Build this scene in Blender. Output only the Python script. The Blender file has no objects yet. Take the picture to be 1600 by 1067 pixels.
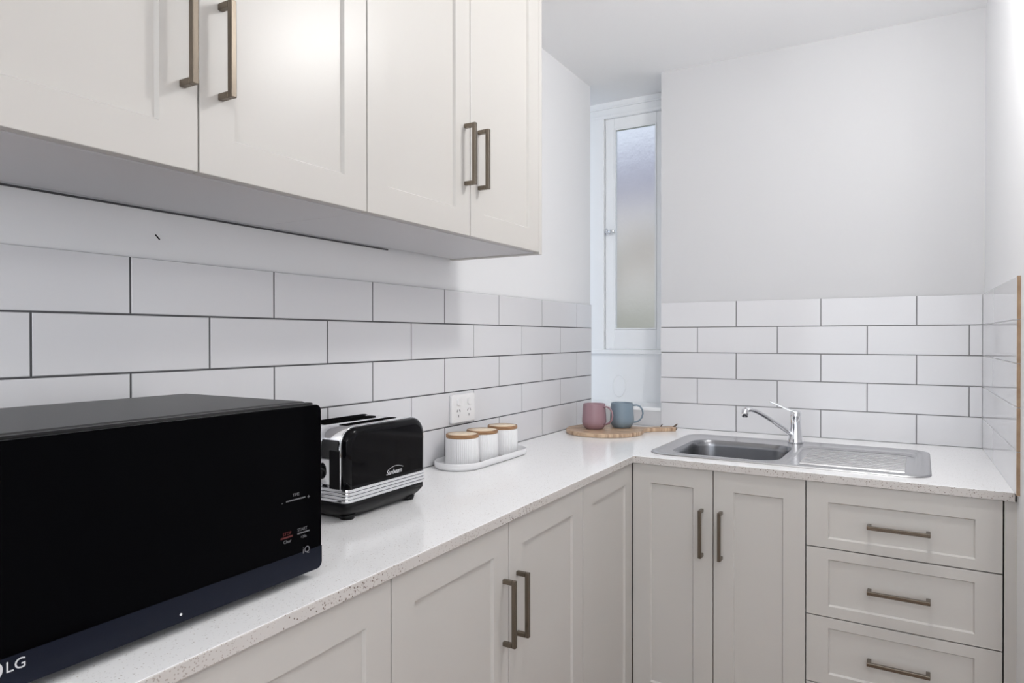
import bpy, bmesh, math, random
from mathutils import Vector, Matrix
random.seed(7)
S = bpy.context.scene
C = S.collection
CT = 0.90                      # height of the worktop above the floor; z below is measured from the worktop
PI = math.pi

# ------------------------------------------------------------------ camera, world, lights, exposure
cd = bpy.data.cameras.new('camera'); cam = bpy.data.objects.new('camera', cd); C.objects.link(cam)
cd.sensor_width = 36.0; cd.lens = 1049.7/1600*36; cd.clip_start = 0.02
cr, cu, cf = (0.8651, 0.5017, -0.0007), (-0.0023, 0.0055, 1.0), (-0.5017, 0.8650, -0.0059)
cam.matrix_world = Matrix(((cr[0], cu[0], -cf[0], 1.1628), (cr[1], cu[1], -cf[1], -2.6932), (cr[2], cu[2], -cf[2], 0.3674+CT), (0, 0, 0, 1)))
S.camera = cam
S.view_settings.view_transform = 'Standard'; S.view_settings.look = 'None'
S.view_settings.gamma = 1.0; S.view_settings.use_curve_mapping = False
S.view_settings.exposure = 0.25
SKY = 1.10
w = bpy.data.worlds.new('sky'); S.world = w; w.use_nodes = True
w.node_tree.nodes['Background'].inputs[0].default_value = (0.80, 0.88, 1.0, 1)
w.node_tree.nodes['Background'].inputs[1].default_value = SKY

def area_light(name, loc, rot, sx, sy, power, col):
    l = bpy.data.lights.new(name, 'AREA'); l.shape = 'RECTANGLE'; l.size = sx; l.size_y = sy; l.energy = power; l.color = col
    o = bpy.data.objects.new(name, l); C.objects.link(o); o.location = loc; o.rotation_euler = rot
    return o
LAMP_POWER, FILL_LAMP_POWER, REAR_POWER = 100.0, 24.0, 13.0
# added fill light, set in the made-up rear window behind the camera
area_light('rear_fill_light', (1.45, -4.36, 1.30), (PI/2, 0, 0), 2.2, 1.7, REAR_POWER, (0.96, 0.985, 1.0))
S.cycles.use_denoising = True
S.cycles.max_bounces = 10; S.cycles.diffuse_bounces = 6; S.cycles.transmission_bounces = 8
S.cycles.sample_clamp_indirect = 6.0

# ------------------------------------------------------------------ materials
def mat(name, col, rough=0.5, metal=0.0, spec=0.5, **kw):
    m = bpy.data.materials.new(name); m.use_nodes = True
    b = m.node_tree.nodes['Principled BSDF']
    b.inputs['Base Color'].default_value = (*col, 1); b.inputs['Roughness'].default_value = rough
    b.inputs['Metallic'].default_value = metal; b.inputs['Specular IOR Level'].default_value = spec
    for k, v in kw.items(): b.inputs[k.replace('_', ' ')].default_value = v
    return m
def nd(m, t, **kw):
    n = m.node_tree.nodes.new(t)
    for k, v in kw.items():
        if hasattr(n, k): setattr(n, k, v)
        else: n.inputs[k.replace('_', ' ')].default_value = v
    return n
def lk(m, a, ao, b, bi): m.node_tree.links.new(a.outputs[ao], b.inputs[bi])
def bsdf(m): return m.node_tree.nodes['Principled BSDF']
def noise_bump(m, scale, strength, dist=0.001, detail=2.0):
    tc = nd(m, 'ShaderNodeTexCoord'); n = nd(m, 'ShaderNodeTexNoise'); n.inputs['Scale'].default_value = scale; n.inputs['Detail'].default_value = detail
    bp = nd(m, 'ShaderNodeBump'); bp.inputs['Strength'].default_value = strength; bp.inputs['Distance'].default_value = dist
    lk(m, tc, 'Object', n, 'Vector'); lk(m, n, 'Fac', bp, 'Height'); lk(m, bp, 'Normal', bsdf(m), 'Normal')
def noise_colour(m, scale, c0, c1, stretch=(1, 1, 1), detail=3.0, lo=0.35, hi=0.65):
    tc = nd(m, 'ShaderNodeTexCoord'); mp = nd(m, 'ShaderNodeMapping'); mp.inputs['Scale'].default_value = stretch
    n = nd(m, 'ShaderNodeTexNoise'); n.inputs['Scale'].default_value = scale; n.inputs['Detail'].default_value = detail
    r = nd(m, 'ShaderNodeValToRGB'); e = r.color_ramp.elements
    e[0].position = lo; e[0].color = (*c0, 1); e[1].position = hi; e[1].color = (*c1, 1)
    lk(m, tc, 'Object', mp, 'Vector'); lk(m, mp, 'Vector', n, 'Vector'); lk(m, n, 'Fac', r, 'Fac'); lk(m, r, 'Color', bsdf(m), 'Base Color')

M = {}
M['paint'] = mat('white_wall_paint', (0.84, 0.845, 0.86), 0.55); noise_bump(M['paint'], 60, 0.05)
M['paint_back'] = mat('dimmed_wall_paint', (0.60, 0.602, 0.615), 0.55); noise_bump(M['paint_back'], 60, 0.05)  # same wall paint, darkened to offset the strong lamp light on the back wall
M['ceiling'] = mat('white_ceiling_paint', (0.955, 0.96, 0.97), 0.7)
M['gloss'] = mat('white_gloss_paint', (0.90, 0.915, 0.93), 0.25)
M['tile'] = mat('white_glazed_tile', (0.70, 0.70, 0.72), 0.10); noise_bump(M['tile'], 5, 0.10, 0.004, 1.0)
M['biscuit'] = mat('raw_tile_edge', (0.36, 0.25, 0.17), 0.9); noise_colour(M['biscuit'], 30, (0.30, 0.20, 0.13), (0.42, 0.30, 0.20))
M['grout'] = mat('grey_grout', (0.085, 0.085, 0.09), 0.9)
M['grout_mid'] = mat('mid_grey_grout', (0.20, 0.20, 0.205), 0.9)
M['grout_pale'] = mat('pale_grout', (0.62, 0.62, 0.63), 0.9)
M['cab'] = mat('greige_satin_lacquer', (0.556, 0.539, 0.514), 0.36)
M['carcass'] = mat('cabinet_carcass_board', (0.66, 0.66, 0.68), 0.5)
M['bronze'] = mat('brushed_bronze', (0.20, 0.17, 0.137), 0.27, 1.0); noise_bump(M['bronze'], 400, 0.1, 0.0005)
M['chrome'] = mat('chrome', (0.86, 0.87, 0.89), 0.06, 1.0)
M['steel'] = mat('brushed_steel', (0.58, 0.58, 0.59), 0.26, 1.0)
M['steel_dark'] = mat('satin_steel_bowl', (0.30, 0.305, 0.32), 0.24, 1.0)
M['black_gloss'] = mat('black_gloss', (0.003, 0.003, 0.004), 0.06, 0.0, 0.14)
M['black_glass'] = mat('black_door_glass', (0.0015, 0.0015, 0.002), 0.03, 0.0, 0.025)
M['navy'] = mat('dark_navy_strip', (0.008, 0.010, 0.018), 0.22, 0.0, 0.12)
M['black_metal'] = mat('black_painted_metal', (0.022, 0.022, 0.023), 0.38); noise_bump(M['black_metal'], 500, 0.25, 0.0006)
M['black_plastic'] = mat('black_plastic', (0.005, 0.005, 0.006), 0.35, 0.0, 0.2)
M['dark'] = mat('dark_cavity', (0.006, 0.006, 0.006), 0.9, 0.0, 0.0)
M['print'] = mat('pale_grey_print', (0.62, 0.62, 0.64), 0.5)
M['print_dim'] = mat('dim_grey_print', (0.16, 0.16, 0.17), 0.5)
M['print_red'] = mat('red_print', (0.10, 0.012, 0.012), 0.5)
M['ceramic'] = mat('white_ceramic', (0.80, 0.80, 0.81), 0.35)
M['plastic'] = mat('white_plastic', (0.82, 0.82, 0.83), 0.3)
M['bamboo'] = mat('bamboo_rim', (0.30, 0.16, 0.075), 0.5); noise_colour(M['bamboo'], 40, (0.24, 0.125, 0.055), (0.36, 0.20, 0.095), (1, 1, 6))
M['bamboo_top'] = mat('bamboo_top', (0.72, 0.55, 0.38), 0.5); noise_colour(M['bamboo_top'], 30, (0.78, 0.63, 0.46), (0.90, 0.77, 0.60), (8, 1, 1))
M['board'] = mat('acacia_board', (0.5, 0.3, 0.17), 0.45); noise_colour(M['board'], 14, (0.30, 0.185, 0.115), (0.62, 0.46, 0.32), (1.2, 9, 1.2), 4)
M['bark'] = mat('bark_edge', (0.12, 0.09, 0.07), 0.9); noise_bump(M['bark'], 90, 0.8, 0.003)
M['pink'] = mat('dusty_pink_glaze', (0.33, 0.205, 0.235), 0.35)
M['blue'] = mat('dusty_blue_glaze', (0.20, 0.265, 0.32), 0.35)
M['floor'] = mat('timber_floor', (0.34, 0.22, 0.14), 0.4); noise_colour(M['floor'], 6, (0.17, 0.095, 0.05), (0.28, 0.165, 0.09), (8, 0.6, 1), 4)
M['leaf'] = mat('yellow_green_leaves', (0.42, 0.40, 0.16), 0.7); noise_colour(M['leaf'], 9, (0.90, 0.80, 0.72), (0.98, 0.90, 0.82))
M['mauve'] = mat('mauve_blossom', (0.42, 0.36, 0.52), 0.7); noise_colour(M['mauve'], 9, (0.36, 0.33, 0.42), (0.50, 0.46, 0.56))
M['grass'] = mat('grass', (0.16, 0.2, 0.08), 0.9)
M['pane'] = mat('frosted_glass', (0.80, 0.81, 0.82), 0.30, 0.0, 0.5, IOR=1.35, Transmission_Weight=1.0); noise_bump(M['pane'], 55, 0.35, 0.004)
def quartz(name, base, specks, dens):
    q = mat(name, base, 0.14); tc = nd(q, 'ShaderNodeTexCoord'); prev = None
    for sc_, th, colr in specks:
        v = nd(q, 'ShaderNodeTexVoronoi'); v.inputs['Scale'].default_value = sc_; lk(q, tc, 'Object', v, 'Vector')
        sp = nd(q, 'ShaderNodeSeparateColor'); lk(q, v, 'Color', sp, 'Color')
        lt = nd(q, 'ShaderNodeMath', operation='LESS_THAN'); lt.inputs[1].default_value = dens; lk(q, sp, 'Red', lt, 0)
        l2 = nd(q, 'ShaderNodeMath', operation='LESS_THAN'); l2.inputs[1].default_value = th; lk(q, v, 'Distance', l2, 0)
        mu = nd(q, 'ShaderNodeMath', operation='MULTIPLY'); lk(q, lt, 0, mu, 0); lk(q, l2, 0, mu, 1)
        mx = nd(q, 'ShaderNodeMixRGB'); lk(q, mu, 0, mx, 'Fac'); mx.inputs['Color1'].default_value = (*base, 1); mx.inputs['Color2'].default_value = (*colr, 1)
        if prev: lk(q, prev, 'Color', mx, 'Color1')
        prev = mx
    lk(q, prev, 'Color', bsdf(q), 'Base Color'); return q
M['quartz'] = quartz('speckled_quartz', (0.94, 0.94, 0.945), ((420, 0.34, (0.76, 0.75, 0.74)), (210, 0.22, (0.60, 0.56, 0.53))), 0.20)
M['quartz_edge'] = quartz('shaded_quartz_edge', (0.60, 0.575, 0.555), ((380, 0.40, (0.42, 0.38, 0.35)), (200, 0.28, (0.20, 0.16, 0.14))), 0.26)  # edge shade painted into the base colour; the specks are the stone's own
for k_, p_ in (('lamp', LAMP_POWER), ('fill_lamp', FILL_LAMP_POWER)):
    M[k_] = mat('lit_opal_glass_'+k_, (0.9, 0.9, 0.88), 0.4)
    bsdf(M[k_]).inputs['Emission Color'].default_value = (1.0, 0.988, 0.970, 1); bsdf(M[k_]).inputs['Emission Strength'].default_value = p_

# ------------------------------------------------------------------ mesh helpers
class MB:
    """collects shapes; build() links them as one mesh object"""
    def __init__(s): s.v = []; s.f = []; s.sm = []
    def add(s, vs, fs, smooth=False, mx=None):
        o = len(s.v); s.v += [tuple(mx @ Vector(p)) if mx else tuple(p) for p in vs]
        s.f += [tuple(i+o for i in f) for f in fs]; s.sm += [smooth]*len(fs); return s
    def box(s, x0, x1, y0, y1, z0, z1, mx=None):
        vs = [(x, y, z) for z in (z0, z1) for y in (y0, y1) for x in (x0, x1)]
        return s.add(vs, [(0, 2, 3, 1), (4, 5, 7, 6), (0, 1, 5, 4), (1, 3, 7, 5), (3, 2, 6, 7), (2, 0, 4, 6)], False, mx)
    def prism(s, pts, z0, z1, mx=None, smooth=False):
        n = len(pts); vs = [(x, y, z0) for x, y in pts]+[(x, y, z1) for x, y in pts]
        s.add(vs, [tuple(range(n-1, -1, -1)), tuple(range(n, 2*n))], False, mx)
        o = len(s.v)-2*n
        for i in range(n):
            j = (i+1) % n; s.f.append((o+i, o+j, o+n+j, o+n+i)); s.sm.append(smooth)
        return s
    def rings(s, rings, cap0=True, cap1=True, smooth=True, mx=None, closed=True):
        n = len(rings[0]); vs = [p for r in rings for p in r]; fs = []
        for k in range(len(rings)-1):
            for i in range(n if closed else n-1):
                j = (i+1) % n; fs.append((k*n+i, k*n+j, (k+1)*n+j, (k+1)*n+i))
        s.add(vs, fs, smooth, mx); o = len(s.v)-len(vs)
        if cap0: s.f.append(tuple(o+i for i in range(n-1, -1, -1))); s.sm.append(False)
        if cap1: s.f.append(tuple(o+(len(rings)-1)*n+i for i in range(n))); s.sm.append(False)
        return s
    def lathe(s, prof, n=40, mx=None, cap0=True, cap1=True):
        return s.rings([[(r*math.cos(2*PI*i/n), r*math.sin(2*PI*i/n), z) for i in range(n)] for r, z in prof], cap0, cap1, True, mx)
    def tube(s, pts, r, n=10, mx=None, flat=1.0):
        pts = [Vector(p) for p in pts]; rs = r if isinstance(r, (list, tuple)) else [r]*len(pts); out = []; up = None
        for k, p in enumerate(pts):
            t = (pts[min(k+1, len(pts)-1)]-pts[max(k-1, 0)]).normalized()
            if up is None: up = Vector((0, 0, 1)) if abs(t.z) < 0.95 else Vector((1, 0, 0))
            a = t.cross(up).normalized(); b = a.cross(t).normalized(); up = b
            out.append([tuple(p+a*rs[k]*math.cos(2*PI*i/n)+b*rs[k]*flat*math.sin(2*PI*i/n)) for i in range(n)])
        return s.rings(out, True, True, True, mx)
    def build(s, name, m, parent=None, loc=(0, 0, 0), rot=(0, 0, 0), bevel=0, seg=2, ang=40):
        me = bpy.data.meshes.new(name); me.from_pydata(s.v, [], s.f)
        for p, k in zip(me.polygons, s.sm): p.use_smooth = k
        bm = bmesh.new(); bm.from_mesh(me); bmesh.ops.recalc_face_normals(bm, faces=bm.faces); bm.to_mesh(me); bm.free()
        return link(name, me, m, parent, loc, rot, bevel, seg, ang)
def link(name, me, m, parent=None, loc=(0, 0, 0), rot=(0, 0, 0), bevel=0, seg=2, ang=40):
    if m and not me.materials: me.materials.append(m)
    o = bpy.data.objects.new(name, me); C.objects.link(o)
    o.location = loc if parent else (loc[0], loc[1], loc[2]+CT)
    o.rotation_euler = rot; o.parent = parent
    if bevel:
        b = o.modifiers.new('edge_softening', 'BEVEL'); b.width = bevel; b.segments = seg; b.limit_method = 'ANGLE'; b.angle_limit = math.radians(ang)
        b.harden_normals = False
    return o
def tag(o, label=None, cat=None, group=None, kind=None):
    if label: o['label'] = label
    if cat: o['category'] = cat
    if group: o['group'] = group
    if kind: o['kind'] = kind
    return o
def thing(name, label, cat, loc=(0, 0, 0), rz=0.0, group=None):
    o = bpy.data.objects.new(name, None); C.objects.link(o); o.empty_display_size = 0.05
    o.location = (loc[0], loc[1], loc[2]+CT); o.rotation_euler = (0, 0, rz)
    return tag(o, label, cat, group)
def struct(o): o['kind'] = 'structure'; return o
def rrect(x0, x1, y0, y1, r, n=6):
    out = []
    for cx, cy, a0 in ((x1-r, y1-r, 0), (x0+r, y1-r, 90), (x0+r, y0+r, 180), (x1-r, y0+r, 270)):
        for k in range(n+1):
            a = math.radians(a0+90*k/n); out.append((cx+r*math.cos(a), cy+r*math.sin(a)))
    return out
def text(s, size, m, name, parent, loc, rot, extrude=0.0002, shear=0.0, spacing=1.0):
    cu_ = bpy.data.curves.new('t', 'FONT'); cu_.body = s; cu_.size = size; cu_.extrude = extrude; cu_.shear = shear; cu_.space_character = spacing
    cu_.resolution_u = 3
    t = bpy.data.objects.new('t', cu_); C.objects.link(t)
    me = bpy.data.meshes.new_from_object(t.evaluated_get(bpy.context.evaluated_depsgraph_get())); me.materials.clear()
    bpy.data.objects.remove(t); me.name = name
    return link(name, me, m, parent, loc, rot)

# ------------------------------------------------------------------ room shell
ZC, ZF, XR = 1.453, -CT, 1.3935          # ceiling, floor, right wall (all from the worktop)
XWR, YB, YW = 2.75, -4.40, 0.215         # far right wall, rear wall, window wall in the recess
RX = 0.3065                              # right edge of the window recess
struct(MB().box(-0.4, XWR+0.1, YB-0.1, 0.4, ZF-0.05, ZF).build('floor', M['floor']))
struct(MB().box(-0.45, XWR+0.1, YB-0.1, 0.42, ZC, ZC+0.1).build('ceiling', M['ceiling']))
wl = struct(MB().box(-0.16, -0.0065, YB, 0.0, ZF, ZC).build('wall_left', M['paint']))
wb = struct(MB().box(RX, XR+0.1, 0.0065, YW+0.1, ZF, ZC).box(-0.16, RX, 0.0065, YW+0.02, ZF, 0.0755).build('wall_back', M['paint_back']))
wr = struct(MB().box(XR+0.0065, XWR, -1.05, 0.0065, ZF, ZC).build('wall_right', M['paint']))
struct(MB().box(XWR, XWR+0.1, YB, -1.05, ZF, ZC).build('wall_far_right', M['paint']))
struct(MB().box(-0.45, -0.35, 0.0, YW+0.02, ZF, ZC).build('wall_recess_side', M['paint']))
struct(MB().box(-0.1, 0.35, YB-0.1, YB, ZF, ZC).box(2.55, XWR+0.1, YB-0.1, YB, ZF, ZC).box(0.35, 2.55, YB-0.1, YB, 1.25, ZC).box(0.35, 2.55, YB-0.1, YB, ZF, ZF+0.45).build('wall_rear', M['paint']))
MB().box(-0.0068, -0.0030, -2.44, -1.33, 0.5962, 0.5992).build('shadow_line_strip', M['grout'], wl)  # dark strip painting the shadow line between wall cabinets and wall
# nick in the painted strip above the tiles
MB().tube([(0, -0.004, 0.004), (0, 0.004, -0.004)], 0.0012, 6).build('nail_hole', M['dark'], wl, (-0.006, -1.960, 0.550))

# ------------------------------------------------------------------ tiles: each one a piece of its wall
ROW, GAP = 0.102, 0.0034
tmesh = {}
def tile_mesh(l, h):
    k = (round(l, 4), round(h, 4))
    if k not in tmesh:
        t, e = 0.006, 0.0010
        vs = [(-l/2, 0, -h/2), (l/2, 0, -h/2), (l/2, 0, h/2), (-l/2, 0, h/2)]
        vs += [(x, -t+e, z) for x, _, z in vs[:4]]
        vs += [(x-math.copysign(e, x), -t, z-math.copysign(e, z)) for x, _, z in vs[:4]]
        fs = [(3, 2, 1, 0)]
        for a in (0, 4):
            for i in range(4): fs.append((a+i, a+(i+1) % 4, a+4+(i+1) % 4, a+4+i))
        fs.append((8, 9, 10, 11))
        me = bpy.data.meshes.new('tile'); me.from_pydata(vs, [], fs)
        bm = bmesh.new(); bm.from_mesh(me); bmesh.ops.recalc_face_normals(bm, faces=bm.faces); bm.to_mesh(me); bm.free()
        tmesh[k] = me
    return tmesh[k]
def run_tiles(wall, s0, s1, first, mod, place, rz, z0=0.0, gap=GAP):
    """place(s) -> x, y of the wall-side face; joints at first + n*mod (odd rows from the top), half-shifted between"""
    for k in range(5):
        off = first if k % 2 == 0 else first+mod/2
        a = off+mod*math.floor((s0-off)/mod)
        while a < s1-1e-6:
            lo, hi = max(a, s0), min(a+mod, s1)
            if hi-lo > 0.012:
                x, y = place((lo+hi)/2)
                ex = 0.0010 if k == 0 else 0.0
                link('tile', tile_mesh(hi-lo-gap, ROW-gap+ex), M['tile'], wall, (x, y, z0+ROW*(k+0.5)-ex/2), (random.uniform(-1, 1)*.0012, 0, rz+random.uniform(-1, 1)*.0012))
            a += mod
for wo in (wl, wb, wr): wo.location.z = CT
MB().box(-0.0065, -0.0012, -3.0, -0.002, 0.0, 5*ROW-0.0015).build('grout', M['grout'], wl)
run_tiles(wl, -2.95, 0.0017, -2.0131-0.3102*4, 0.3102, lambda s: (-0.006, s), PI/2)
MB().box(RX+0.003, XR-0.002, 0.0012, 0.0065, 0.0, 5*ROW-0.0015).build('grout', M['grout_mid'], wb)
run_tiles(wb, RX-0.0017, XR+0.0017, 0.6068, 0.3003, lambda s: (s, 0.006), 0)
YT = -0.765                               # where the tiling on the right wall stops
MB().box(XR+0.0012, XR+0.0065, YT+0.002, 0.0, 0.0, 5*ROW-0.0015).build('grout', M['grout_pale'], wr)
run_tiles(wr, 0.0, -YT, 0.3, 0.6*10, lambda s: (XR+0.006, -s), -PI/2, 0.0, 0.002)
for k in range(5):
    MB().box(XR-0.0005, XR+0.0066, YT-0.0045, YT-0.0002, ROW*k+0.001, ROW*(k+1)-0.001).build('tile_edge', M['biscuit'], wr)

# ------------------------------------------------------------------ recess window
win = bpy.data.objects.new('window_1', None); C.objects.link(win); win.location = (0, YW, CT); struct(win)
def wbox(name, x0, x1, y0, y1, z0, z1, m='gloss', par=win, bev=0.003):
    return MB().box(x0, x1, y0, y1, z0, z1).build(name, M[m], par, bevel=bev)
fr = MB()
fr.box(-0.35, -0.027, -0.012, 0.09, 0.30, 1.385)      # left jamb
fr.box(0.250, RX+0.02, -0.012, 0.09, 0.30, 1.385)     # right jamb
fr.box(-0.027, 0.250, -0.010, 0.09, 1.372, 1.385)
fr.build('window_frame', M['gloss'], win, bevel=0.003)
wbox('head_board', -0.35, RX, 0.002, 0.09, 1.385, ZC)
wbox('head_moulding', -0.35, RX, -0.014, 0.01, 1.374, 1.388)
wbox('head_moulding', -0.35, RX, -0.008, 0.01, 1.420, 1.428)
wbox('lower_board', -0.35, RX, 0.0, 0.09, 0.07, 0.30)
wbox('sill_ledge', -0.35, RX, -0.016, 0.09, 0.292, 0.312)
wbox('sill_board', -0.155, RX, -YW+0.004, 0.0, 0.062, 0.0765)
sash = MB()
X0, X1, Z0, Z1 = -0.0245, 0.2490, 0.314, 1.3718
GX0, GX1, GZ0, GZ1 = 0.020, 0.2190, 0.404, 1.322
sash.box(X0, GX0, 0.0, 0.04, Z0, Z1).box(GX1, X1, 0.0, 0.04, Z0, Z1).box(GX0, GX1, 0.0, 0.04, Z0, GZ0).box(GX0, GX1, 0.0, 0.04, GZ1, Z1)
sa = sash.build('sash', M['gloss'], win, bevel=0.003)
bead = MB(); b_ = 0.006
bead.box(GX0, GX0+b_, -0.003, 0.012, GZ0, GZ1).box(GX1-b_, GX1, -0.003, 0.012, GZ0, GZ1).box(GX0+b_, GX1-b_, -0.003, 0.012, GZ0, GZ0+b_).box(GX0+b_, GX1-b_, -0.003, 0.012, GZ1-b_, GZ1)
bead.build('glazing_bead', M['gloss'], sa, bevel=0.001)
MB().box(GX0, GX1, 0.016, 0.021, GZ0, GZ1).build('pane', M['pane'], sa)
la = MB().lathe([(0.0, 0), (0.013, 0.0), (0.013, 0.004), (0.007, 0.008), (0.007, 0.02), (0.0, 0.02)], 20, Matrix.Translation((-0.012, 0, 0.852)) @ Matrix.Rotation(PI/2, 4, 'X'))
la.tube([(-0.012, -0.018, 0.852), (0.012, -0.022, 0.853), (0.034, -0.02, 0.851)], [0.008, 0.007, 0.006], 8)
la.tube([(-0.012, -0.012, 0.838), (-0.012, -0.012, 0.868)], 0.004, 8)
la.build('latch', M['chrome'], win)
# raised oval ring on the board below the window
ov = [(0.0435+0.030*math.cos(t*2*PI/40), 0, 0.146+0.050*math.sin(t*2*PI/40)) for t in range(41)]
MB().rings([[(x, -y_, z) for x, y_, z in [(0.0435+(0.030+d)*math.cos(t*2*PI/40), h_, 0.146+(0.050+d)*math.sin(t*2*PI/40)) for t in range(40)]] for d, h_ in ((0.002, 0.0), (0.001, 0.003), (-0.002, 0.003), (-0.003, 0.001))], False, True).build('oval_ring', M['gloss'], win)

# frame of the unseen rear window, added to let fill light in
rw = bpy.data.objects.new('window_added_rear', None); C.objects.link(rw); rw.location = (0, YB, CT); struct(rw)
MB().box(0.35, 0.41, -0.09, 0.0, -0.45, 1.25).box(2.49, 2.55, -0.09, 0.0, -0.45, 1.25).box(0.41, 2.49, -0.09, 0.0, 1.19, 1.25).box(0.41, 2.49, -0.09, 0.0, -0.45, -0.39).box(1.42, 1.48, -0.09, 0.0, -0.39, 1.19).build('window_frame', M['gloss'], rw, bevel=0.004)

# ------------------------------------------------------------------ cabinets
DT = 0.018
def handle(parent, x, z, vertical=True, L=0.140):
    mb = MB(); a = L/2; w_ = 0.0095; p = 0.030
    if vertical:
        mb.box(x-w_/2, x+w_/2, -p, -p+w_*0.95, z-a, z+a)
        for e in (-1, 1): mb.box(x-w_/2, x+w_/2, -p+w_*0.95, 0.0005, z+e*(a-w_/2)-w_/2, z+e*(a-w_/2)+w_/2)
    else:
        mb.box(x-a, x+a, -p, -p+w_*0.95, z-w_/2, z+w_/2)
        for e in (-1, 1): mb.box(x+e*(a-w_/2)-w_/2, x+e*(a-w_/2)+w_/2, -p+w_*0.95, 0.0005, z-w_/2, z+w_/2)
    return tag(mb.build('handle', M['bronze'], parent, bevel=0.0012), 'square brushed bronze bar handle')
def shaker(name, parent, x0, x1, z0, z1, st=0.061, gap=0.0014, hd=None):
    st, sb, stp = st if isinstance(st, tuple) else (st, st, st)      # stile, bottom rail, top rail
    """door or drawer front: frame and recessed panel; local x along the run, -y outwards"""
    x0 += gap; x1 -= gap; z0 += gap; z1 -= gap; st -= gap
    a, b, c_, d = x0+st, x1-st, z0+sb-gap, z1-stp+gap; ch = 0.0035; dp = 0.006
    mb = MB()
    O = [(x0, z0), (x1, z0), (x1, z1), (x0, z1)]; I = [(a, c_), (b, c_), (b, d), (a, d)]; J = [(a+ch, c_+ch), (b-ch, c_+ch), (b-ch, d-ch), (a+ch, d-ch)]
    vs = [(x, 0, z) for x, z in O]+[(x, 0, z) for x, z in I]+[(x, dp, z) for x, z in J]+[(x, DT, z) for x, z in J]+[(x, DT, z) for x, z in O]
    fs = []
    for u, v in ((0, 4), (4, 8), (8, 12), (12, 16), (16, 0)):
        for i in range(4): j = (i+1) % 4; fs.append((u+i, u+j, v+j, v+i))
    mb.add(vs, fs); o = mb.build(name, M['cab'], parent, bevel=0.0012, ang=60)
    MB().box(a+ch-0.001, b-ch+0.001, dp, DT-0.002, c_+ch-0.001, d-ch+0.001).build('panel', M['cab'], o)
    if hd: handle(o, *hd)
    return o
def carcass(parent, x0, x1, y0, y1, z0, z1, name='body'):
    return MB().box(x0, x1, y0, y1, z0, z1).build(name, M['carcass'], parent, bevel=0.0008)

# lower run along the left wall; origin at the inner door corner, local x runs towards the camera as negative
RL, RB = PI/2+math.radians(0.52), -math.radians(1.75)
P0 = (0.436, -0.692)
ZT, ZD = -0.0215, -0.752                # underside of worktop / bottom of doors
def lower(name, label, rz, x0, x1, fronts, depth, kick=True):
    t = thing(name, label, 'cabinet', (P0[0], P0[1], -CT), rz)
    k = CT
    top = k+ZT-0.001
    if name == 'sink_cabinet':
        for a, b in ((x0+0.0005, x0+0.0165), (x1-0.0165, x1-0.0005)): MB().box(a, b, DT+0.001, depth, k-0.22, top).build('side_board', M['carcass'], t)
        top = k-0.22
    carcass(t, x0+0.0005, x1-0.0005, DT+0.001, depth, k+ZD, top)
    MB().box(x0+0.0005, x1-0.0005, 0.06, 0.078, 0.0, k+ZD-0.0005).build('kickboard', M['cab'], t)
    for f in fronts:
        nm, a, b, z0, z1, st, hd = f
        if hd: hd = (hd[0], hd[1]+k)+tuple(hd[2:])
        shaker(nm, t, a, b, k+z0, k+z1, st, hd=hd)
    return t
DL = 0.375
lower('base_cabinet', 'greige base cabinet under the microwave, nearest of the left run', RL, -1.922, -1.157,
      [('door', -1.922, -1.5395, ZD, ZT, .061, (-1.561, -0.208)), ('door', -1.5395, -1.157, ZD, ZT, .061, (-1.518, -0.208))], DL)
lower('base_cabinet', 'greige base cabinet with two bronze-handled doors in front of the toaster and canisters', RL, -1.157, -0.3825,
      [('door', -1.157, -0.7744, ZD, ZT, .061, (-0.796, -0.208)), ('door', -0.7744, -0.3825, ZD, ZT, .063, (-0.738, -0.208))], DL)
lower('corner_cabinet', 'narrow greige corner cabinet with a plain handleless shaker door at the inner corner', RL, -0.3825, 0.018,
      [('door', -0.3825, -0.0005, ZD, ZT, .0615, None)], DL)
lower('sink_cabinet', 'greige two-door cabinet under the sink bowl', RB, 0.0005, 0.5018,
      [('door', 0.0005, 0.2504, ZD, ZT, .058, (0.2186, -0.208)), ('door', 0.2504, 0.5018, ZD, ZT, .058, (0.2745, -0.208))], 0.55)
lower('drawer_cabinet', 'greige cabinet of stacked drawers with horizontal bronze handles beside the right wall', RB, 0.5018, 0.9388,
      [('drawer', 0.5018, 0.9388, -0.2000, ZT, (.0550, .0265, .0540), (0.721, -0.124, False)), ('drawer', 0.5018, 0.9388, -0.3855, -0.2000, (.0560, .0300, .0290), (0.7215, -0.2925, False)),
       ('drawer', 0.5018, 0.9388, -0.5690, -0.3855, (.0560, .0300, .0290), (0.7215, -0.4765, False)), ('drawer', 0.5018, 0.9388, ZD, -0.5690, (.0560, .0300, .0290), (0.7215, -0.66, False))], 0.55)
fp = thing('filler_panel', 'narrow greige filler panel between the drawers and the right wall', 'panel', (P0[0], P0[1], -CT), RB)
MB().box(0.9405, 0.966, 0.0, DT, 0.0, CT+ZT-0.001).build('panel_board', M['cab'], fp, bevel=0.001)

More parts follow.
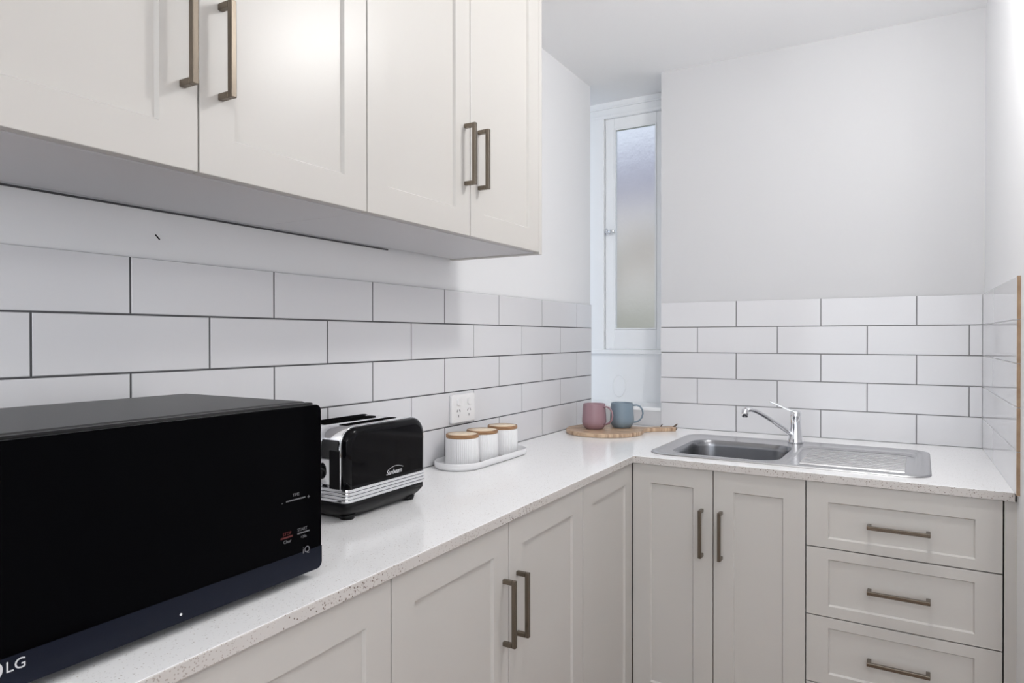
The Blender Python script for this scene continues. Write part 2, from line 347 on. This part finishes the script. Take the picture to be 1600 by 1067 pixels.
# upper run
XU, ZU, ZUT = 0.302, 0.600, 1.400
def upper(label, y0, y1, fronts, extra=None):
    t = thing('wall_cabinet', label, 'cabinet', (XU, y0, 0.0), PI/2)
    carcass(t, 0.0005, y1-y0-0.0005, DT+0.001, XU-0.008, ZU, ZUT)
    MB().box(0.0005, y1-y0-0.0005, DT+0.001, 0.05, ZUT, ZC-0.001).build('top_filler', M['cab'], t)
    for a, b, hy in fronts: shaker('door', t, a-y0, b-y0, ZU, ZUT, .0585, hd=(hy-y0, 0.783))
    return t
upper('greige wall cabinet above the microwave, its near door cut by the picture edge', -2.4380, -1.7453, [(-2.4380, -2.0916, -2.1166), (-2.0916, -1.7453, -2.0560)])
u2 = upper('greige wall cabinet ending towards the window, above the canisters', -1.7453, -1.0430, [(-1.7453, -1.3998, -1.4205), (-1.3998, -1.0600, -1.3642)])
MB().box(0.7023-0.0172, 0.7023, 0.0, XU-0.002, ZU-0.004, ZC-0.001).build('end_panel', M['cab'], u2, bevel=0.001)

# ------------------------------------------------------------------ worktop with the sink cut-out
SKC, SKR = (0.852, -0.404), -math.radians(1.2)
def sk(x, y): return (SKC[0]+x*math.cos(SKR)-y*math.sin(SKR), SKC[1]+x*math.sin(SKR)+y*math.cos(SKR))
hole = [sk(-0.37, -0.225), sk(0.37, -0.225), sk(0.37, 0.225), sk(-0.37, 0.225)]
inner = (0.4445, -0.7015); fr_r = (XR+0.002, -0.7015-math.tan(-RB)*(XR+0.002-0.4445)); near = (0.4630, -2.75)
bm = bmesh.new()
V = {}
def vv(k, p): V[k] = bm.verts.new((p[0], p[1], 0.0)); return V[k]
for k, p in (('a', (0.0008, -2.75)), ('b', near), ('c', inner), ('d', fr_r), ('e', (XR+0.002, 0.0)), ('f', (0.0008, 0.0)), ('g', (0.0008, -0.7015)),
             ('h0', hole[0]), ('h1', hole[1]), ('h2', hole[2]), ('h3', hole[3])): vv(k, p)
for f in (('a', 'b', 'c', 'g'), ('g', 'c', 'h0', 'h3', 'f'), ('c', 'd', 'h1', 'h0'), ('d', 'e', 'h2', 'h1'), ('e', 'f', 'h3', 'h2')): bm.faces.new([V[k] for k in f])
r_ = bmesh.ops.extrude_face_region(bm, geom=bm.faces[:])
bmesh.ops.translate(bm, verts=[x for x in r_['geom'] if isinstance(x, bmesh.types.BMVert)], vec=(0, 0, -0.021))
bmesh.ops.recalc_face_normals(bm, faces=bm.faces)
me = bpy.data.meshes.new('worktop'); bm.to_mesh(me); bm.free()
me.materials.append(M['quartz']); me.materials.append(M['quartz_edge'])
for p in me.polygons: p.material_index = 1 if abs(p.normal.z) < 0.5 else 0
tag(link('worktop', me, M['quartz'], None, (0, 0, 0), bevel=0.0018), 'L-shaped pale speckled stone worktop over the greige base cabinets', 'worktop')

# ------------------------------------------------------------------ sink
snk = thing('sink', 'stainless steel drop-in sink with left bowl and ribbed drainer', 'sink', (SKC[0], SKC[1], 0.0), SKR)
HW, HD = 0.385, 0.245
outer = rrect(-HW, HW, -HD, HD, 0.060, 8)
bowl = rrect(-0.330, 0.000, -0.195, 0.135, 0.065, 8)
drn = rrect(0.020, 0.350, -0.205, 0.165, 0.045, 8)
bm = bmesh.new()
def loop(pts, z):
    vs = [bm.verts.new((x, y, z)) for x, y in pts]; return vs, [bm.edges.new((vs[i], vs[(i+1) % len(vs)])) for i in range(len(vs))]
def bridge(a, b, smooth=True):
    n = len(a)
    for i in range(n):
        f = bm.faces.new((a[i], a[(i+1) % n], b[(i+1) % n], b[i])); f.smooth = smooth
def scale_loop(pts, d):
    cx = sum(p[0] for p in pts)/len(pts); cy = sum(p[1] for p in pts)/len(pts)
    hx = max(abs(p[0]-cx) for p in pts); hy = max(abs(p[1]-cy) for p in pts)
    return [(cx+(p[0]-cx)*(hx+d)/hx, cy+(p[1]-cy)*(hy+d)/hy) for p in pts]
o0, _ = loop(outer, 0.0006); o1, _ = loop(scale_loop(outer, -0.0015), 0.0042); o2, _ = loop(scale_loop(outer, -0.010), 0.0050)
o3, _ = loop(scale_loop(outer, -0.020), 0.0022); o4, e4 = loop(scale_loop(outer, -0.026), 0.0018)
bridge(o0, o1); bridge(o1, o2); bridge(o2, o3); bridge(o3, o4)
b0, eb = loop(bowl, 0.0018); d0, ed = loop(drn, 0.0018)
bmesh.ops.triangle_fill(bm, use_beauty=True, edges=e4+eb+ed)
d1, _ = loop(scale_loop(drn, -0.005), -0.0035); bridge(d0, d1); bm.faces.new(d1)
bmesh.ops.recalc_face_normals(bm, faces=bm.faces)
me = bpy.data.meshes.new('sink_top'); bm.to_mesh(me); bm.free()
link('sink_top', me, M['steel'], snk)
bw = MB(); prof = [(0.0, 0.0018), (-0.004, -0.003), (-0.006, -0.02), (-0.012, -0.10), (-0.020, -0.135), (-0.040, -0.152), (-0.07, -0.156)]
bw.rings([[(x, y, z) for x, y in scale_loop(bowl, d)] for d, z in prof], False, True)
bo = bw.build('bowl', M['steel_dark'], snk)
MB().lathe([(0.0, -0.1545), (0.042, -0.1545), (0.042, -0.153), (0.034, -0.1535), (0.0, -0.1555)], 28, Matrix.Translation((-0.165, -0.03, 0.0)), False, False).build('drain', M['chrome'], bo)
rg = MB(); rg.rings([[(0.055, y, z), (0.062, y*1.0, z), (0.315, y, z), (0.322, y, z)] for y, z in ((-0.0080, 0.0), (-0.0045, 0.0042), (-0.0015, 0.0056), (0.0015, 0.0056), (0.0045, 0.0042), (0.0080, 0.0))], False, False, True, None, False)
rid = rg.build('ridge', M['steel'], snk, (0, -0.150, -0.0034))
for k in range(1, 11):
    c_ = rid.copy(); C.objects.link(c_); c_.parent = snk; c_.location = (0, -0.150+0.0262*k, -0.0034)

# ------------------------------------------------------------------ tap
tp = thing('mixer_tap', 'chrome single-lever mixer tap with a long angled spout behind the sink bowl', 'tap', (0.845, -0.185, 0.0025))
MB().lathe([(0.0, 0), (0.0255, 0.0), (0.0255, 0.004), (0.0225, 0.018), (0.0205, 0.040), (0.0180, 0.055), (0.0175, 0.085), (0.0185, 0.092), (0.0185, 0.104), (0.012, 0.112), (0.0, 0.113)], 32).build('tap_body', M['chrome'], tp)
dx, dy = math.cos(math.radians(228)), math.sin(math.radians(228))
pts = [(0.008, 0.022), (0.05, 0.050), (0.10, 0.081), (0.145, 0.106), (0.170, 0.117), (0.188, 0.121), (0.204, 0.120)]
sp = MB().tube([(dx*a, dy*a, b) for a, b in pts], [0.0095, 0.0092, 0.009, 0.0088, 0.0088, 0.0088, 0.0088], 14, None, 0.85).build('spout', M['chrome'], tp)
MB().lathe([(0.0, -0.020), (0.0085, -0.020), (0.0115, -0.018), (0.0115, 0.006), (0.009, 0.0095), (0.0, 0.010)], 20, Matrix.Translation((dx*0.207, dy*0.207, 0.115))).build('aerator', M['chrome'], sp)
lv = MB()
lv.rings([[(dx2, dy2+o, z+t) for o, t in ((-w_, -0.003), (w_, -0.003), (w_, 0.003), (-w_, 0.003))] for dx2, dy2, z, w_ in ((0.010, 0.0, 0.104, 0.015), (-0.020, -0.006, 0.113, 0.013), (-0.050, -0.012, 0.127, 0.009), (-0.082, -0.018, 0.1405, 0.007))], True, True, False)
lv.build('lever', M['chrome'], tp, bevel=0.002)

# ------------------------------------------------------------------ microwave (front faces +X)
MX, MY0, MY1, MZ0, MZ1 = 0.390, -2.435, -1.945, 0.0135, 0.265
mw = thing('microwave', 'large black microwave oven with a glossy black glass door', 'microwave', (0.0, 0.0, 0.0))
MB().box(0.062, MX-0.030, MY0+0.004, MY1-0.004, MZ0+0.004, MZ1+0.0035).build('casing', M['black_metal'], mw, bevel=0.004)
MB().box(MX-0.032, MX-0.016, MY0+0.001, MY1-0.001, MZ0, MZ1+0.002).build('front_surround', M['black_plastic'], mw, bevel=0.003)
yz = Matrix(((0, 0, 1, 0), (1, 0, 0, 0), (0, 1, 0, 0), (0, 0, 0, 1)))     # (a, b, c) -> x=c, y=a, z=b
dr = MB().prism(rrect(MY0, MY1, MZ0, MZ1, 0.010, 6), MX-0.0155, MX-0.0012, yz).build('door', M['black_glass'], mw, bevel=0.0015)
ZS = 0.0475
strip = [(MY0+0.0005, ZS)]+[p for p in rrect(MY0+0.0005, MY1-0.0005, MZ0+0.0005, MZ1, 0.010, 6) if p[1] < ZS-0.02]+[(MY1-0.0005, ZS)]
MB().prism(strip, MX-0.0012, MX-0.0002, yz).build('lower_strip', M['navy'], dr)
for y in (MY0+0.05, MY1-0.05):
    for x in (0.10, 0.335): MB().lathe([(0.0, 0), (0.013, 0.0), (0.015, 0.004), (0.015, 0.018), (0.0, 0.018)], 20, Matrix.Translation((x, y, 0))).build('foot', M['black_plastic'], mw)
RT = (PI/2, 0, PI/2)
def print_(s, size, m, y, z, **k): return text(s, size, M[m], 'lettering', dr, (MX, y, z), RT, **k)
print_('LG', 0.0155, 'print', -2.3690, 0.0325, extrude=0.0003)
cx0, cz0 = -2.3815, 0.0375
MB().rings([[(MX-0.0002+h_, cx0+r*math.cos(2*PI*i/32), cz0+r*math.sin(2*PI*i/32)) for i in range(32)] for r, h_ in ((0.0105, 0.0), (0.0105, 0.0004), (0.0080, 0.0004), (0.0080, 0.0))], False, False).build('round_emblem', M['print'], dr)
MB().lathe([(0.0, 0), (0.0016, 0.0), (0.0016, 0.0006), (0.0, 0.0006)], 12, Matrix.Translation((MX-0.0002, -2.180, 0.0240)) @ Matrix.Rotation(PI/2, 4, 'Y')).build('white_dot', M['plastic'], dr)  # small white dot on the lower strip
def pline(y0, y1, z, m, t=0.0009): MB().box(MX-0.0012, MX-0.0006, y0, y1, z-t, z+t).build('printed_line', M[m], dr)
pline(-2.014, -1.978, 0.1285, 'print_dim'); print_('-', 0.010, 'print_dim', -2.0235, 0.1255); print_('+', 0.010, 'print_dim', -1.975, 0.1245); print_('TIME', 0.006, 'print_dim', -2.003, 0.134)
pline(-2.024, -2.002, 0.0765, 'print_red', 0.0012); print_('STOP', 0.0065, 'print_red', -2.021, 0.0800); print_('Clear', 0.0065, 'print_dim', -2.020, 0.0685)
pline(-1.993, -1.970, 0.0765, 'print_dim', 0.0009); print_('START', 0.0065, 'print_dim', -1.994, 0.0800); print_('+30s', 0.006, 'print_dim', -1.988, 0.0685)
print_('iQ', 0.0135, 'print_dim', -1.984, 0.0450)

# ------------------------------------------------------------------ toaster (long side faces +X)
TX, TY0, TY1, TZ = 0.214, -1.713, -1.462, 0.1855
TL, TD = TY1-TY0, 0.165
to = thing('toaster', 'black and chrome two-slot toaster standing between the microwave and the white canisters', 'toaster', (TX, TY0, 0.0), PI/2)
# local: x along the length, -y towards the room, depth to y=TD
xz = Matrix(((1, 0, 0, 0), (0, 0, 1, 0), (0, 1, 0, 0), (0, 0, 0, 1)))     # (a, b, c) -> x=a, y=c, z=b
def arch(x0, x1, z0, z1, r, n=8):
    out = [(x0, z0), (x1, z0)]
    for cx, a0 in ((x1-r, 0), (x0+r, 90)):
        for k in range(n+1):
            a = math.radians(a0+90*k/n); out.append((cx+r*math.cos(a), z1-r+r*math.sin(a)))
    return out
sh = MB(); pr = arch(0.0, TL, 0.034, TZ, 0.034, 8)
sh.rings([[(x, y, z) for x, z in pr] for y in (0.010, TD-0.010)], True, True)
body = sh.build('chrome_shell', M['chrome'], to)
def shell_panel(name, ya, yb, out):
    mb = MB(); p0 = arch(0.0, TL, 0.066, TZ, 0.034, 8)
    def sc(d): return [(TL/2+(x-TL/2)*(TL/2+d)/(TL/2), 0.066+(z-0.066)*(TZ-0.066+d)/(TZ-0.066)) for x, z in p0]
    mb.rings([[(x, ya, z) for x, z in sc(0.0015)], [(x, ya+(yb-ya)*0.45, z) for x, z in sc(0.0005)], [(x, ya+(yb-ya)*0.8, z) for x, z in sc(-0.004)], [(x, yb, z) for x, z in sc(-0.012)]], True, True)
    return mb.build(name, M['black_gloss'], to)
fpn = shell_panel('side_panel', 0.012, -0.006, -1); shell_panel('side_panel', TD-0.012, TD+0.006, 1)
# chrome rim line along the arch
rimp = arch(-0.0015, TL+0.0015, 0.066, TZ+0.0015, 0.0355, 8)
MB().tube([(x, 0.0115, z) for x, z in rimp[1:]]+[(rimp[0][0], 0.0115, rimp[0][1])], 0.0018, 8).build('trim_line', M['chrome'], to)
for i in range(4):
    z = 0.0395+i*0.0068
    MB().prism(rrect(-0.0035, TL+0.0035, -0.0070, TD+0.0070, 0.014, 5), z, z+0.0062).build('chrome_band', M['chrome'], to, bevel=0.0014)
MB().prism(rrect(0.001, TL-0.001, -0.002, TD+0.002, 0.012, 5), 0.036, 0.067).build('band_backing', M['black_gloss'], to)
bs = MB(); bs.rings([[(x, y, z) for x, y in rrect(d, TL-d, -0.004+d, TD+0.004-d, 0.016, 5)] for d, z in ((0.018, 0.006), (0.006, 0.018), (-0.001, 0.028), (-0.001, 0.038))])
bs.build('base', M['black_plastic'], to)
for x in (0.030, TL-0.030):
    for y in (0.024, TD-0.024): MB().lathe([(0.0, 0), (0.014, 0.0), (0.017, 0.010), (0.0, 0.010)], 18, Matrix.Translation((x, y, 0))).build('foot', M['black_plastic'], to)
for y in (0.052, TD-0.052):
    MB().prism(rrect(0.045, TL-0.045, y-0.0125, y+0.0125, 0.006, 4), TZ-0.001, TZ+0.0008).build('bread_slot', M['dark'], to)
lvx = MB().box(-0.022, 0.002, TD/2-0.004, TD/2+0.022, 0.122, 0.132).build('lever', M['black_plastic'], to, bevel=0.004)
MB().box(-0.0015, 0.001, TD/2-0.004, TD/2+0.004, 0.066, 0.150).build('lever_slot', M['dark'], to)
MB().lathe([(0.0, 0), (0.013, 0.0), (0.012, 0.012), (0.0, 0.013)], 20, Matrix.Translation((-0.001, TD/2-0.018, 0.095)) @ Matrix.Rotation(-PI/2, 4, 'Y')).build('browning_knob', M['black_plastic'], to)
MB().box(-0.0022, 0.0, 0.013, 0.042, 0.066, 0.142).build('end_plate', M['black_gloss'], to, bevel=0.001)
MB().tube([(0.122+0.048*k/10, -0.0062, 0.0865+0.0055*math.sin(PI*k/10)) for k in range(11)], 0.00045, 6).build('emblem_arc', M['print'], fpn)
text('Sunbeam', 0.0150, M['print'], 'lettering', fpn, (0.114, -0.0062, 0.0755), (PI/2, 0, 0), 0.0003, 0.35, 0.92)
# power cord drooping behind the toaster's near end
MB().tube([(0.002, 0.10, 0.050), (-0.025, 0.102, 0.040), (-0.05, 0.108, 0.012), (-0.08, 0.118, 0.004), (-0.13, 0.128, 0.004)], 0.0035, 8).build('power_cord', M['black_plastic'], to)

# ------------------------------------------------------------------ tray and canisters
tr = thing('canister_tray', 'white oval tray under the three canisters', 'tray', (0.079, -0.998, 0.0), PI/2)
TRL, TRW = 0.195, 0.070
mb = MB()
def stad(d, z): return [(x, y, z) for x, y in rrect(-TRL-d, TRL+d, -TRW-d, TRW+d, TRW+d-0.0005, 14)]
mb.rings([stad(-0.010, 0.0), stad(-0.002, 0.003), stad(0.0, 0.010), stad(0.0, 0.0195), stad(-0.0015, 0.021), stad(-0.0035, 0.0195), stad(-0.005, 0.009), stad(-0.012, 0.0055)])
mb.build('tray_dish', M['ceramic'], tr)
def canister(label, x, y, r=0.0465):
    t = thing('canister', label, 'canister', (x, y, 0.0058), 0, 'ribbed canisters on the white tray')
    n = 216; rows = []
    for rr, z, fl in ((r-0.003, 0.0, 0), (r+0.001, 0.003, 1), (r+0.0005, 0.03, 1), (r, 0.0745, 1), (r-0.001, 0.0775, 0)):
        rows.append([((rr+fl*0.0010*math.cos(54*2*PI*i/n))*math.cos(2*PI*i/n), (rr+fl*0.0010*math.cos(54*2*PI*i/n))*math.sin(2*PI*i/n), z) for i in range(n)])
    MB().rings(rows).build('ribbed_jar', M['ceramic'], t)
    l = MB().lathe([(0.0, 0.0776), (r-0.0005, 0.0776), (r+0.0002, 0.079), (r+0.0002, 0.0860), (r-0.001, 0.0875), (r-0.004, 0.0878), (r-0.004, 0.0865), (0.0, 0.0865)], 48, None, False, False).build('lid', M['bamboo'], t)
    MB().lathe([(0.0, 0.0865), (r-0.0042, 0.0865), (r-0.0042, 0.0872), (0.0, 0.0872)], 48, None, False, False).build('lid_top', M['bamboo_top'], l)
canister('white ribbed canister nearest the toaster, with a bamboo lid', 0.078, -1.106)
canister('white ribbed canister standing in the middle of the tray, with a bamboo lid', 0.080, -1.004)
canister('white ribbed canister farthest from the toaster, with a bamboo lid', 0.081, -0.888)

# ------------------------------------------------------------------ power point on the tiles
po = thing('power_outlet', 'white double power outlet on the left tiled wall above the canisters', 'power outlet', (0.0005, -1.0, 0.153), PI/2)
MB().prism(rrect(-0.062, 0.062, -0.043, 0.043, 0.006, 4), -0.011, 0.0, xz).build('plate', M['plastic'], po, bevel=0.003)
for sx in (-0.028, 0.028):
    MB().prism(rrect(sx-0.009, sx+0.009, 0.010, 0.030, 0.006, 4), -0.0155, -0.0105, xz).build('switch', M['plastic'], po, bevel=0.001)
    for ox, oz, a in ((-0.0065, -0.006, 30), (0.0065, -0.006, -30), (0.0, -0.0215, 0)):
        m_ = Matrix.Translation((sx+ox, 0, oz)) @ Matrix.Rotation(math.radians(a), 4, 'Y')
        MB().box(-0.0013, 0.0013, -0.0113, -0.0108, -0.004, 0.004, m_).build('pin_slot', M['dark'], po)

# ------------------------------------------------------------------ serving board and mugs
bd = thing('serving_board', 'round wooden paddle board with bark-edged handle in the worktop corner', 'board', (0.172, -0.272, 0.0004))
pts = []
R_ = 0.148; ha = math.radians(41.0); hw = 0.021
a0 = math.asin(0.040/R_)
for k in range(61):
    a = ha+a0+(2*PI-2*a0)*k/60; pts.append((R_*math.cos(a), R_*math.sin(a)))
ux, uy = math.cos(ha), math.sin(ha)
def hl(s, t): return (ux*s-uy*t, uy*s+ux*t)
prof_h = [(0.158, -0.028), (0.172, -0.0215), (0.20, -0.019), (0.25, -0.020), (0.283, -0.024), (0.290, -0.012), (0.284, 0.002), (0.291, 0.014), (0.280, 0.023), (0.25, 0.020), (0.20, 0.019), (0.172, 0.0215), (0.158, 0.028)]
pts += [hl(*p) for p in prof_h]
MB().prism(pts, 0.0, 0.0150, None, False).build('board_slab', M['board'], bd, bevel=0.003, seg=3)
MB().tube([(*hl(0.281, -0.022), 0.007), (*hl(0.288, -0.010), 0.009), (*hl(0.283, 0.002), 0.010), (*hl(0.289, 0.012), 0.008), (*hl(0.280, 0.021), 0.008)], [0.004, 0.007, 0.006, 0.007, 0.004], 7).build('bark_edge', M['bark'], bd)
MB().tube([(*hl(0.282, 0.004), 0.010), (*hl(0.292, 0.002), 0.018), (*hl(0.300, 0.000), 0.026)], [0.005, 0.004, 0.002], 7).build('twig_stub', M['bark'], bd)
MB().tube([(*hl(0.235, 0.012), 0.012), (*hl(0.238, 0.011), 0.020), (*hl(0.243, 0.010), 0.026)], [0.003, 0.002, 0.0012], 7).build('twig_stub', M['bark'], bd)
def mug(label, m, x, y, rz):
    t = thing('mug', label, 'mug', (x, y, 0.0158), rz, 'mugs on the serving board')
    MB().lathe([(0.0, 0.0), (0.030, 0.0), (0.034, 0.002), (0.0435, 0.014), (0.0470, 0.027), (0.0465, 0.040), (0.0425, 0.092), (0.0420, 0.0955), (0.0408, 0.0965), (0.0395, 0.0955), (0.0435, 0.040), (0.044, 0.028), (0.040, 0.014), (0.030, 0.006), (0.0, 0.005)], 48, None, False, False).build('cup', m, t)
    hp = [(0.0425, 0.086), (0.058, 0.087), (0.070, 0.082), (0.079, 0.070), (0.082, 0.055), (0.078, 0.039), (0.068, 0.027), (0.055, 0.021), (0.0445, 0.020)]
    MB().tube([(a, 0, b) for a, b in hp], 0.0034, 10).build('handle', m, t)
    return t
mug('dusty pink mug on the round wooden board', M['pink'], 0.137, -0.292, math.radians(-10))
mug('dusty blue-grey mug on the round wooden board', M['blue'], 0.217, -0.205, math.radians(30))

# ------------------------------------------------------------------ ceiling lamp (lights the room; seen as the glow on the wall cabinet door), and an added fill lamp
def globe_lamp(label, x, y, drop, r, m):
    lp = thing('ceiling_lamp', label, 'lamp', (x, y, ZC))
    MB().lathe([(0.0, 0.0), (0.055, 0.0), (0.055, -0.014), (0.012, -0.018), (0.012, -drop+r*0.9), (0.030, -drop+r*0.88), (0.0, -drop+r*0.86)], 32, None, False, False).build('lamp_stem', M['plastic'], lp)
    MB().lathe([(0.0, -drop+r*0.9)]+[(r*math.sin(t*PI/16), -drop+r*0.9*math.cos(t*PI/16)) for t in range(2, 16)]+[(0.0, -drop-r*0.9)], 40, None, False, False).build('globe', m, lp)
globe_lamp('round opal globe lamp close under the ceiling, above the base cabinets', 1.10, -1.15, 0.135, 0.065, M['lamp'])
globe_lamp('added unseen opal globe fill lamp hanging behind the camera', 1.75, -3.05, 0.28, 0.13, M['fill_lamp'])  # unseen lamp, added only to fill the room with light

# ------------------------------------------------------------------ garden outside the recess window
struct(MB().box(-14, 10, 0.5, 30, ZF-0.35, ZF-0.3).build('floor_garden', M['grass']))
def tree(name, label, m, x, y, h, r, seed):
    rnd = random.Random(seed); t = thing(name, label, 'tree', (x, y, ZF-0.3))
    MB().tube([(0, 0, 0), (0.05, 0, h*0.35), (0, 0.05, h*0.7)], [0.12, 0.09, 0.05], 8).build('trunk', M['bark'], t)
    mb = MB()
    for k in range(70):
        d = Vector((rnd.gauss(0, 1), rnd.gauss(0, 1), rnd.gauss(0, 1))).normalized()*rnd.uniform(0.4, 1)
        c0 = Vector((d.x*r, d.y*r, h*0.72+d.z*h*0.30)); q_ = r*rnd.uniform(0.16, 0.3)
        mb.lathe([(0.05*q_, -q_), (0.75*q_, -0.6*q_), (q_, 0.0), (0.7*q_, 0.65*q_), (0.05*q_, q_)], 7, Matrix.Translation(c0) @ Matrix.Rotation(rnd.uniform(0, 3), 4, 'X'))
    mb.build('foliage', m, t); return t
tree('garden_tree', 'yellow-green tree blurred behind the frosted pane, low on the left', M['leaf'], -1.85, 5.0, 3.0, 1.3, 3)
tree('flowering_tree', 'mauve flowering tree blurred behind the frosted pane', M['mauve'], -2.9, 9.0, 4.9, 2.0, 5)
